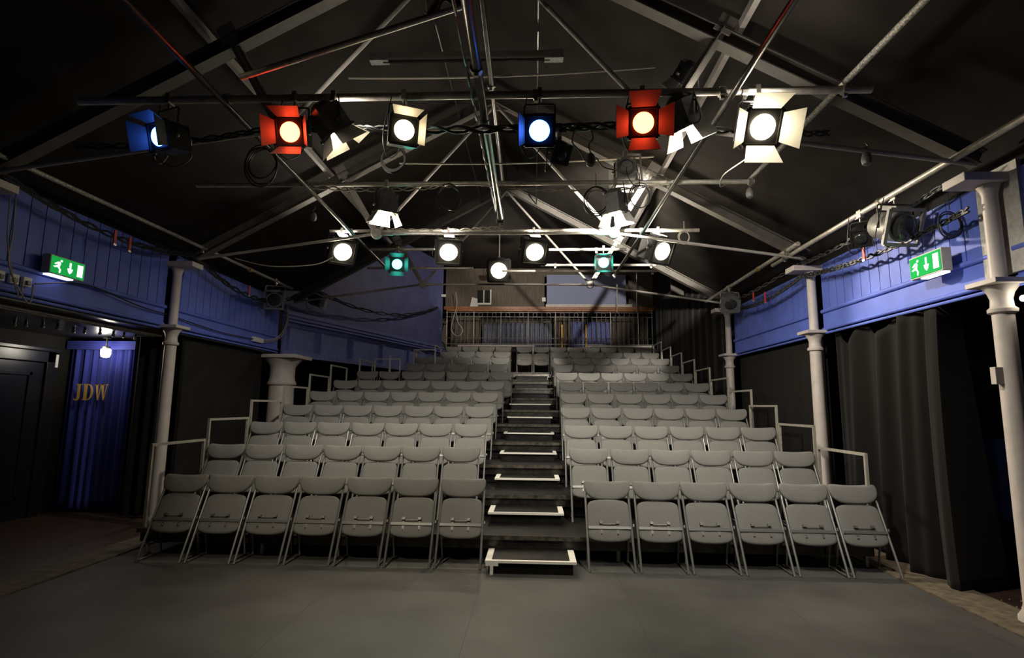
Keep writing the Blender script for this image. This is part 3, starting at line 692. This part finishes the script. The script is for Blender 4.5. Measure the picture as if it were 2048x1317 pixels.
# ------------------------------------------------------------------ cables
def cable(pts, r, m, label, n=6, name='cable', cat='cable', grp=None):
    return tag(MB().tube(spline(pts, n), r, 6).build(name, m, smooth=True), label, cat, grp)
def wavy(a, b_, d, amp, waves, ph=0, n=60):
    out = []; a, b_ = V(a), V(b_)
    for i in range(n + 1):
        t = i / n; p = a.lerp(b_, t) - V((0, 0, d * 4 * t * (1 - t)))
        out.append(p + V((0, amp * math.cos(t * waves * 2 * PI + ph), amp * math.sin(t * waves * 2 * PI + ph))))
    return out
def bundle(a, b_, d, amp, waves, k, r, m, label):
    t = thing('cable_bundle', label, 'cable', a)
    for j in range(k): MB().tube([p - V(a) for p in wavy(a, b_, d, amp, waves + j * .37, j * 2.1)], r, 5).build('cable', m, t, True)
bundle((-3.9, 4.30, 3.66), (-2.2, 4.28, 3.80), .05, .02, 4, 3, .009, 'cable', 'black cables along the nearest truss tie at far left')
bundle((-2.15, 4.28, 3.80), (1.05, 4.28, 3.80), .035, .028, 7, 5, .010, 'cable', 'thick black cables along the nearest truss tie')
bundle((1.05, 4.28, 3.80), (2.35, 4.28, 3.70), .03, .02, 4, 4, .008, 'cable', 'cables trailing along the nearest truss tie at right')
bundle((-2.62, 5.80, 3.92), (-.9, 5.80, 3.92), .05, .02, 6, 2, .007, 'grey_cable', 'pale twisted cable under the second pipe at left')
bundle((-.6, 5.80, 3.91), (1.45, 5.80, 3.92), .07, .012, 5, 2, .007, 'grey_cable', 'pale wavy cable under the second pipe at right')
bundle((-2.1, 7.46, 3.95), (-.45, 7.46, 3.98), .03, .03, 4, 3, .008, 'grey_cable', 'pale cables wound along the third pipe at left')
bundle((3.50, 4.45, 3.12), (3.50, 7.25, 3.24), .08, .022, 9, 3, .012, 'cable', 'black twisted cables swagged along the nearer right balcony front')
bundle((3.50, 7.25, 3.24), (3.45, 10.1, 3.30), .14, .022, 9, 3, .012, 'cable', 'black twisted cables swagged along the farther right balcony front')
bundle((3.46, 4.6, 3.40), (3.46, 7.2, 3.38), .05, .02, 5, 3, .009, 'cable', 'upper cables below the right side pipe')
bundle((3.44, 7.2, 3.38), (3.40, 10.0, 3.36), .04, .02, 5, 2, .009, 'cable', 'upper cables below the farther right side pipe')
bundle((-4.62, 4.4, 3.46), (-4.62, 7.1, 3.50), .17, .025, 5, 4, .011, 'cable', 'black cables swagged along the nearer left balcony front')
bundle((-4.62, 7.1, 3.50), (-4.6, 10.2, 3.52), .28, .03, 5, 4, .012, 'cable', 'black cables swagged along the farther left balcony front')
bundle((-4.3, 10.4, 3.72), (-2.9, 16.2, 4.42), .35, .03, 4, 3, .014, 'cable', 'black cables drooping along the wall above the girder')
bundle((-.50, 2.6, 3.93), (-.50, 6.7, 3.93), .02, .02, 8, 2, .008, 'cable', 'thin cables wound along the centre pipe')
def coil(c, r, n, label, m='cable', tilt=.0, rad=.006):
    t = thing('cable_coil', label, 'cable coil', c)
    pts = []
    for k in range(n):
        rr = r * random.uniform(.8, 1.08); dx, dz = random.uniform(-.1, .1) * r, random.uniform(-.15, .15) * r; ty = random.uniform(-.35, .35)
        MB().tube([(dx + rr * math.cos(a) * .85, rr * math.sin(a) * math.sin(ty) * .6, -r + dz + rr * math.sin(a)) for a in [2 * PI * i / 26 for i in range(26)]], rad, 5, True).build('loop', m, t, True)
    MB().tube([(0, 0, 0), (0, 0, .14)], .004, 5).build('tie', m, t, True)
coil((-2.58, 4.85, 3.90), .17, 4, 'black cable coil hanging below the left red lantern')
coil((.66, 5.80, 3.90), .16, 4, 'black cable coil under the second pipe, left of the pair', 'cable')
coil((1.13, 5.78, 3.90), .13, 3, 'black cable coil under the second pipe, right of the pair', 'cable', rad=.005)
coil((-1.25, 4.6, 3.80), .14, 4, 'black cable coil hanging below the warm white lantern')
coil((-.95, 5.80, 3.92), .15, 4, 'dark cable coil near the middle of the second pipe')
coil((3.56, 4.72, 3.22), .13, 3, 'large black cable loops on the right balcony front above the exit sign', 'cable')
coil((-3.13, 4.25, 3.60), .06, 2, 'small pale rope ring hanging at far left', 'grey_cable', rad=.009)
coil((2.05, 7.45, 3.92), .09, 3, 'small cable loops at the right end of the third pipe', 'grey_cable', rad=.005)
# plug adaptors on tails
def plug(c, label, L=.22):
    t = thing('hanging_plug', label, 'plug', c, 'plugs hanging on cable tails')
    MB().tube(spline([(0, 0, 0), (.02, 0, -L * .4), (-.015, 0, -L * .7), (0, 0, -L)], 5), .005, 5).build('tail', 'cable', t, True)
    MB().lathe([(.012, 0), (.03, -.02), (.04, -.07), (.034, -.105), (.012, -.12)], (0, 0, -L), 12).build('plug_body', 'grey_can', t, True)
plug((.45, 4.30, 3.78), 'grey plug on a curly tail right of the blue lantern')
plug((2.68, 4.36, 3.66), 'grey plug hanging from the nearest truss tie at right', .08)
plug((-3.0, 7.1, 4.18), 'black plug hanging from the middle truss rafter at left', .10)
plug((2.32, 5.83, 3.93), 'pale plug hanging at the right end of the second pipe', .05)
cable([(.33, 4.30, 3.78), (.30, 4.30, 3.66), (.36, 4.3, 3.58), (.40, 4.3, 3.50), (.46, 4.3, 3.46), (.49, 4.3, 3.52), (.55, 4.3, 3.44), (.66, 4.3, 3.41)], .006, 'grey_cable', 'pale curly cable tail below the nearest truss tie')
cable([(1.76, 4.10, 3.50), (1.70, 4.4, 3.52), (1.72, 4.9, 3.62), (1.86, 5.4, 3.72), (2.05, 5.8, 3.90)], .006, 'grey_cable', 'thin pale cable looping below the dazzling right lantern')
cable([(-4.1, 7.2, 3.47), (-3.6, 7.2, 3.36), (-3.0, 7.2, 3.38), (-2.75, 7.2, 3.48)], .007, 'grey_cable', 'thin pale cable drooping below the middle truss tie at left')
cable([(-4.72, 10.22, 3.36), (-4.70, 10.2, 3.1), (-4.72, 10.1, 2.85), (-4.75, 9.9, 2.70), (-4.78, 9.6, 2.62), (-4.78, 9.45, 2.62)], .010, 'grey_cable', 'pale cable looping down to the white junction box')
cable([(-4.70, 10.2, 3.36), (-4.67, 10.18, 3.05), (-4.70, 10.05, 2.78), (-4.74, 9.8, 2.64), (-4.78, 9.5, 2.58)], .008, 'grey_cable', 'second pale cable looping down beside the junction box')
cable([(-4.78, 5.0, 2.62), (-4.78, 5.6, 2.74), (-4.78, 6.4, 2.66), (-4.79, 7.0, 2.64), (-4.79, 8.2, 2.58), (-4.79, 9.2, 2.60)], .008, 'cable', 'black cable running along the left balcony fascia')
tag(MB().bb(-4.82, -4.77, 9.16, 9.50, 2.56, 2.64).build('junction_box', 'white', bevel=.004), 'small white junction box low on the left balcony front', 'junction box')
for i, (y, lab) in enumerate(((4.66, 'left one of the three white wall sockets'), (4.80, 'middle one of the three white wall sockets'), (4.93, 'right one of the three white wall sockets'))):
    t = thing('wall_socket', lab, 'socket', (-4.82, y, 2.62), 'white sockets on the left balcony front')
    MB().bb(0, .03, -.045, .045, -.045, .045).build('face_plate', 'white', t, bevel=.004)
    MB().bb(.03, .05, -.02, .02, -.03, .01).build('plug_top', 'grey_can', t, bevel=.003)
for j in range(2):
    cable([(-4.74, 4.60 + .05 * j, 3.35), (-4.72, 4.60 + .05 * j, 3.0), (-4.72, 4.66, 2.75 - .05 * j), (-4.73, 4.80 + .1 * j, 2.45 - .04 * j), (-4.75, 4.84 + .11 * j, 2.60)], .007, 'grey_cable', ('left' if j == 0 else 'right') + ' grey cable dropping to the white wall sockets')
for (x, y, z, lab) in ((3.42, 8.66, 3.32, 'bright red strap hanging on the right cables, farther'), (3.44, 8.28, 3.22, 'red strap hanging on the right cables, nearer the middle column'), (3.42, 5.80, 3.40, 'red strap beside the grey profile lantern, upper'), (3.42, 5.74, 3.19, 'red strap beside the grey profile lantern, lower'), (-4.52, 8.42, 3.34, 'bright red strap on the left cables past the slender column'), (-4.53, 5.6, 3.33, 'red strap among the dark left cables'), (-4.53, 5.82, 3.32, 'second red strap among the dark left cables')):
    t = thing('strap', lab, 'strap', (x, y, z), 'red straps on the wall cables')
    MB().box((0, 0, -.06), (.012, .035, .16)).build('webbing', 'red', t)
    MB().box((0, 0, -.145), (.018, .04, .02)).build('buckle', 'clamp', t)
for (x, y, z, lab) in ((3.29, 8.1, 3.55, 'yellow tape wrapped round the far right side pipe'), (-4.5, 8.35, 3.60, 'yellow tape wrapped round the left side pipe')):
    tag(MB().lathe([(.034, -.03), (.034, .03)], (x, y, z), 12, (0, 1, 0)).build('tape_wrap', 'yellow'), lab, 'tape')

# ------------------------------------------------------------------ exit signs
def exit_sign(x, y0, y1, z0, z1, face, label):
    t = thing('exit_sign', label, 'exit sign', (x, (y0 + y1) / 2, z0)); W = (y1 - y0); H = z1 - z0; th = .085
    xs = (0, th) if face < 0 else (-th, 0)
    MB().bb(xs[0], xs[1], -W / 2, W / 2, 0, H).build('case', 'sign_case', t, bevel=.004)
    fx = face * .001
    MB().bb(min(fx, fx + face * .004), max(fx, fx + face * .004), -W / 2 + .012, W / 2 - .012, .012, H - .012).build('green_panel', 'sign_green', t)
    # picture x runs left to right as seen; map to Y
    def f(px, py, d): return V((face * (.0055 + d), (px - .5) * W * (1 if face > 0 else -1), py * H))
    g = MB(); T = .002
    body = [(.245, .70), (.285, .62), (.25, .42), (.30, .28), (.275, .12), (.245, .14), (.255, .29), (.20, .40), (.12, .36), (.08, .40), (.19, .50), (.20, .58), (.13, .52), (.11, .56), (.19, .68)]
    g.prism(body, f, T)
    g.build('running_figure', 'sign_white', t); g = MB()
    g.prism([(.29 + .028 * math.cos(a), .76 + .06 * math.sin(a)) for a in [2 * PI * i / 12 for i in range(12)]], f, T)
    g.build('running_figure_head', 'sign_white', t); g = MB()
    g.prism([(.525, .80), (.575, .80), (.575, .48), (.525, .48), (.47, .50), (.50, .30), (.55, .20), (.60, .30), (.63, .50), (.575, .48)][0:3] + [(.63, .48), (.60, .30), (.55, .20), (.50, .30), (.47, .48), (.525, .48)], f, T)
    g.build('down_arrow', 'sign_white', t); g = MB()
    g.prism([(.76, .82), (.92, .82), (.92, .18), (.76, .18)], f, T)
    g.build('door_symbol', 'sign_white', t)
    MB().bb(xs[0] + .01, xs[1] - .01, -W / 2 + .02, W / 2 - .12, -.014, -.001).build('light_slot', 'sign_tube', t)
    MB().bb(xs[1] if face < 0 else xs[0] - .06, xs[1] + .06 if face < 0 else xs[0], -.05, .05, .04, H - .04).build('mounting', 'can', t)
exit_sign(3.50, 4.78, 5.19, 2.70, 2.905, -1, 'lit green exit sign with running figure on the right balcony front')
exit_sign(-4.70, 5.04, 5.46, 2.74, 2.93, 1, 'lit green exit sign with running figure on the left balcony front')

# ------------------------------------------------------------------ gallery at the back
tag(MB().bb(-2.72, 3.69, 16.75, 18.55, 3.16, 3.28).build('gallery_deck', 'deck'), 'dark gallery floor edge above the back row', 'gallery floor')
struct(MB().bb(-2.9, 3.75, 16.62, 16.72, -.03, 3.16).build('wall_back.001', 'black'))
t = thing('gallery_railing', 'iron gallery railing with ring frieze and wooden handrail', 'railing', (-2.75, 16.82, 3.28)); W = 6.35
MB().bb(0, W, -.05, .05, 1.13, 1.21).build('handrail', 'handrail', t, bevel=.02)
for z in (.12, .30, .96, 1.10): MB().bb(0, W, -.012, .012, z - .011, z + .011).build('rail_bar', 'wrought', t)
for i in range(46):
    x = .03 + (W - .06) * i / 45
    MB().tube([(x, 0, .0), (x, 0, 1.13 if i % 3 == 0 else .96)], .012 if i % 3 else .016, 6).build('baluster', 'wrought' if i % 6 else 'rail', t, True)
for i in range(15):
    x = .03 + (W - .06) * (i * 3 + 1.5) / 45
    MB().tube([(x + .062 * math.cos(a), 0, 1.03 + .062 * math.sin(a)) for a in [2 * PI * k / 16 for k in range(16)]], .009, 5, True).build('ring', 'wrought', t, True)
for k, (x0, x1, m_, lab, z1) in enumerate(((-2.7, -1.75, 'partition', 'brown curtain behind the gallery railing at left', 4.5), (-1.7, .55, 'grey_curtain', 'grey blue curtain behind the middle of the gallery railing', 4.2), (.6, 1.15, 'partition', 'brown curtain strip behind the gallery railing', 4.45), (1.18, 2.45, 'blue_curtain', 'blue patterned curtain behind the right of the gallery railing', 4.25), (2.5, 3.6, 'partition', 'dark brown curtain at the right end of the gallery', 4.45))):
    a, b_ = x0, x1
    drape('gallery_curtain', lab, (a, 17.75), (b_, 17.75), 3.285, z1, max(3, (b_ - a) * 7), .035, m_, nu=90, nv=6, grp='curtains on the gallery')
for x, lab in ((.86, 'left'), (1.62, 'right')):
    tag(MB().lathe([(.035, 3.285), (.025, 3.40), (.022, 4.0), (.032, 4.05), (.02, 4.1)], (x, 17.4, 0), 10).build('gold_post', 'gold', smooth=True), f'{lab} thin golden post behind the gallery railing', 'post')
# upper partition with control window and pale screen
tp = MB()
tp.bb(-2.85, .30, 17.25, 17.33, 4.62, 5.88); tp.bb(2.95, 3.75, 17.25, 17.33, 4.62, 5.88); tp.bb(.30, 2.95, 17.25, 17.33, 5.62, 5.88)
struct(tp.build('wall_back.002', 'partition'))
t = thing('control_window', 'small white framed control window above the gallery', 'window', (-1.62, 17.20, 4.72))
MB().bb(-.20, .20, .0, .03, .02, .44).build('glass', 'lens_off', t)
f = MB(); f.bb(-.24, .24, -.02, .04, -.03, .03); f.bb(.20, .24, -.02, .04, .03, .46); f.bb(-.015, .015, -.015, .03, .03, .44); f.build('window_frame', 'white', t)
tag(MB().prism([(-2.26, 4.60), (-2.02, 4.50), (-1.98, 4.88), (-2.20, 4.94)], lambda x, y, d: V((x + .2, 17.21 + d, y)), .012).build('paper_notice', 'paper'), 'white paper sheet pinned askew left of the control window', 'notice')
t = thing('projection_screen', 'pale blue grey screen hanging right of the control window', 'screen', (1.62, 17.1, 4.66))
MB().bb(-1.25, 1.22, 0, .02, 0, .98).build('screen_cloth', 'screen', t)
MB().bb(-1.28, 1.40, -.03, .03, -.06, .03).build('bottom_batten', 'steel', t)
tag(MB().bb(-2.85, 3.75, 17.0, 17.12, 4.50, 4.60).build('gallery_lintel', 'handrail'), 'dark wooden beam above the gallery handrail', 'beam')
for (x, y, z, d_, m_, lab) in ((-2.95, 16.5, 3.82, (.18, .05, .06), 'white', 'small white label box at the left end of the gallery'), (-2.78, 16.45, 4.83, (.14, .05, .08), 'white', 'small white box high on the left of the gallery'), (.28, 17.18, 4.86, (.12, .05, .13), 'white', 'small white lamp housing right of the control window')):
    tag(MB().box((x, y, z), d_).build('wall_box', m_, bevel=.006), lab, 'box')
cable([(-2.45, 16.7, 5.0), (-2.40, 16.7, 4.6), (-2.5, 16.7, 4.2), (-2.55, 16.7, 3.8), (-2.35, 16.7, 3.62), (-2.2, 16.7, 3.8), (-2.35, 16.7, 4.05), (-2.42, 16.7, 4.4)], .012, 'grey_cable', 'pale cable looping beside the gallery at left')
tag(MB().bb(3.22, 3.52, 13.0, 13.04, 4.15, 4.75).build('sound_panel', 'rafter'), 'grey panel under the roof right of the far lanterns', 'panel')

# ------------------------------------------------------------------ other lamps, plus added fill lights
l = bpy.data.lights.new('door_lamp', 'POINT'); l.energy = 7; l.color = (1, .94, .8); l.shadow_soft_size = .05
o = bpy.data.objects.new('door_lamp', l); COL.objects.link(o); o.location = (-6.06, 7.46, 2.26)
t = thing('wall_lamp', 'small dazzling lamp at the right edge beside the nearest column capital', 'lamp', (3.70, 4.20, 2.34))
MB().bb(.0, .05, -.04, .04, -.05, .05).build('back_plate', 'can', t)
MB().lathe([(.010, -.085), (.022, -.075), (.025, -.055), (.02, -.02), (.02, 0)], (0, 0, 0), 12, (1, 0, 0)).build('bulb_glass', 'bulb', t, True)
t = thing('added_fill_lamp', 'added fill pendant hidden behind the lone far lantern', 'lamp', (-.95, 14.3, 5.24))  # added lamp, tucked behind the lone far lantern to brighten the back section
MB().lathe([(.11, -.03), (.12, 0)], n=16).build('base', 'white', t, True)
MB().tube([(0, 0, 0), (0, 0, .66)], .008, 6).build('flex', 'cable', t, True)
MB().lathe([(.03, -.12), (.08, -.10), (.10, -.06), (.10, -.031)], n=16).build('globe', 'bulb', t, True)
l = bpy.data.lights.new('gallery_fill', 'POINT'); l.energy = 46; l.color = (1, .86, .7); l.shadow_soft_size = .08  # fill light added for the gallery end
o = bpy.data.objects.new('gallery_fill', l); COL.objects.link(o); o.location = (-.95, 14.3, 5.05)
# added wash spots without fixtures, above and ahead of the camera, for the seats
spot((1.6, 2.0, 4.45), (.0, 1, -1.05), 270, COOL, 52, .9, .06)
spot((-2.1, 2.0, 4.45), (.12, 1, -1.05), 250, WARM, 52, .9, .06)

w = bpy.data.worlds.new('dark_hall'); S.world = w; w.use_nodes = True
w.node_tree.nodes['Background'].inputs['Color'].default_value = (.9, .85, .8, 1); w.node_tree.nodes['Background'].inputs['Strength'].default_value = .004

# ------------------------------------------------------------------ camera
cam = bpy.data.cameras.new('camera'); co = bpy.data.objects.new('camera', cam); COL.objects.link(co)
r_ = V((0.9991428429, 0.0400911881, 0.0103090301)); u_ = V((-0.0046155221, -0.1395922295, 0.9901983167)); f_ = V((-0.0411372874, 0.9893971428, 0.1392875353))
co.matrix_world = Matrix(((r_.x, u_.x, -f_.x, 0), (r_.y, u_.y, -f_.y, 0), (r_.z, u_.z, -f_.z, 1.4986), (0, 0, 0, 1)))
cam.sensor_width = 36; cam.lens = 1106.9956 / 2048 * 36; cam.clip_start = .05
S.camera = co
S.view_settings.view_transform = 'Standard'; S.view_settings.look = 'None'; S.view_settings.exposure = 0; S.view_settings.gamma = 1
S.view_settings.use_curve_mapping = False
S.cycles.use_denoising = True
S.cycles.max_bounces = 5; S.cycles.sample_clamp_indirect = 4
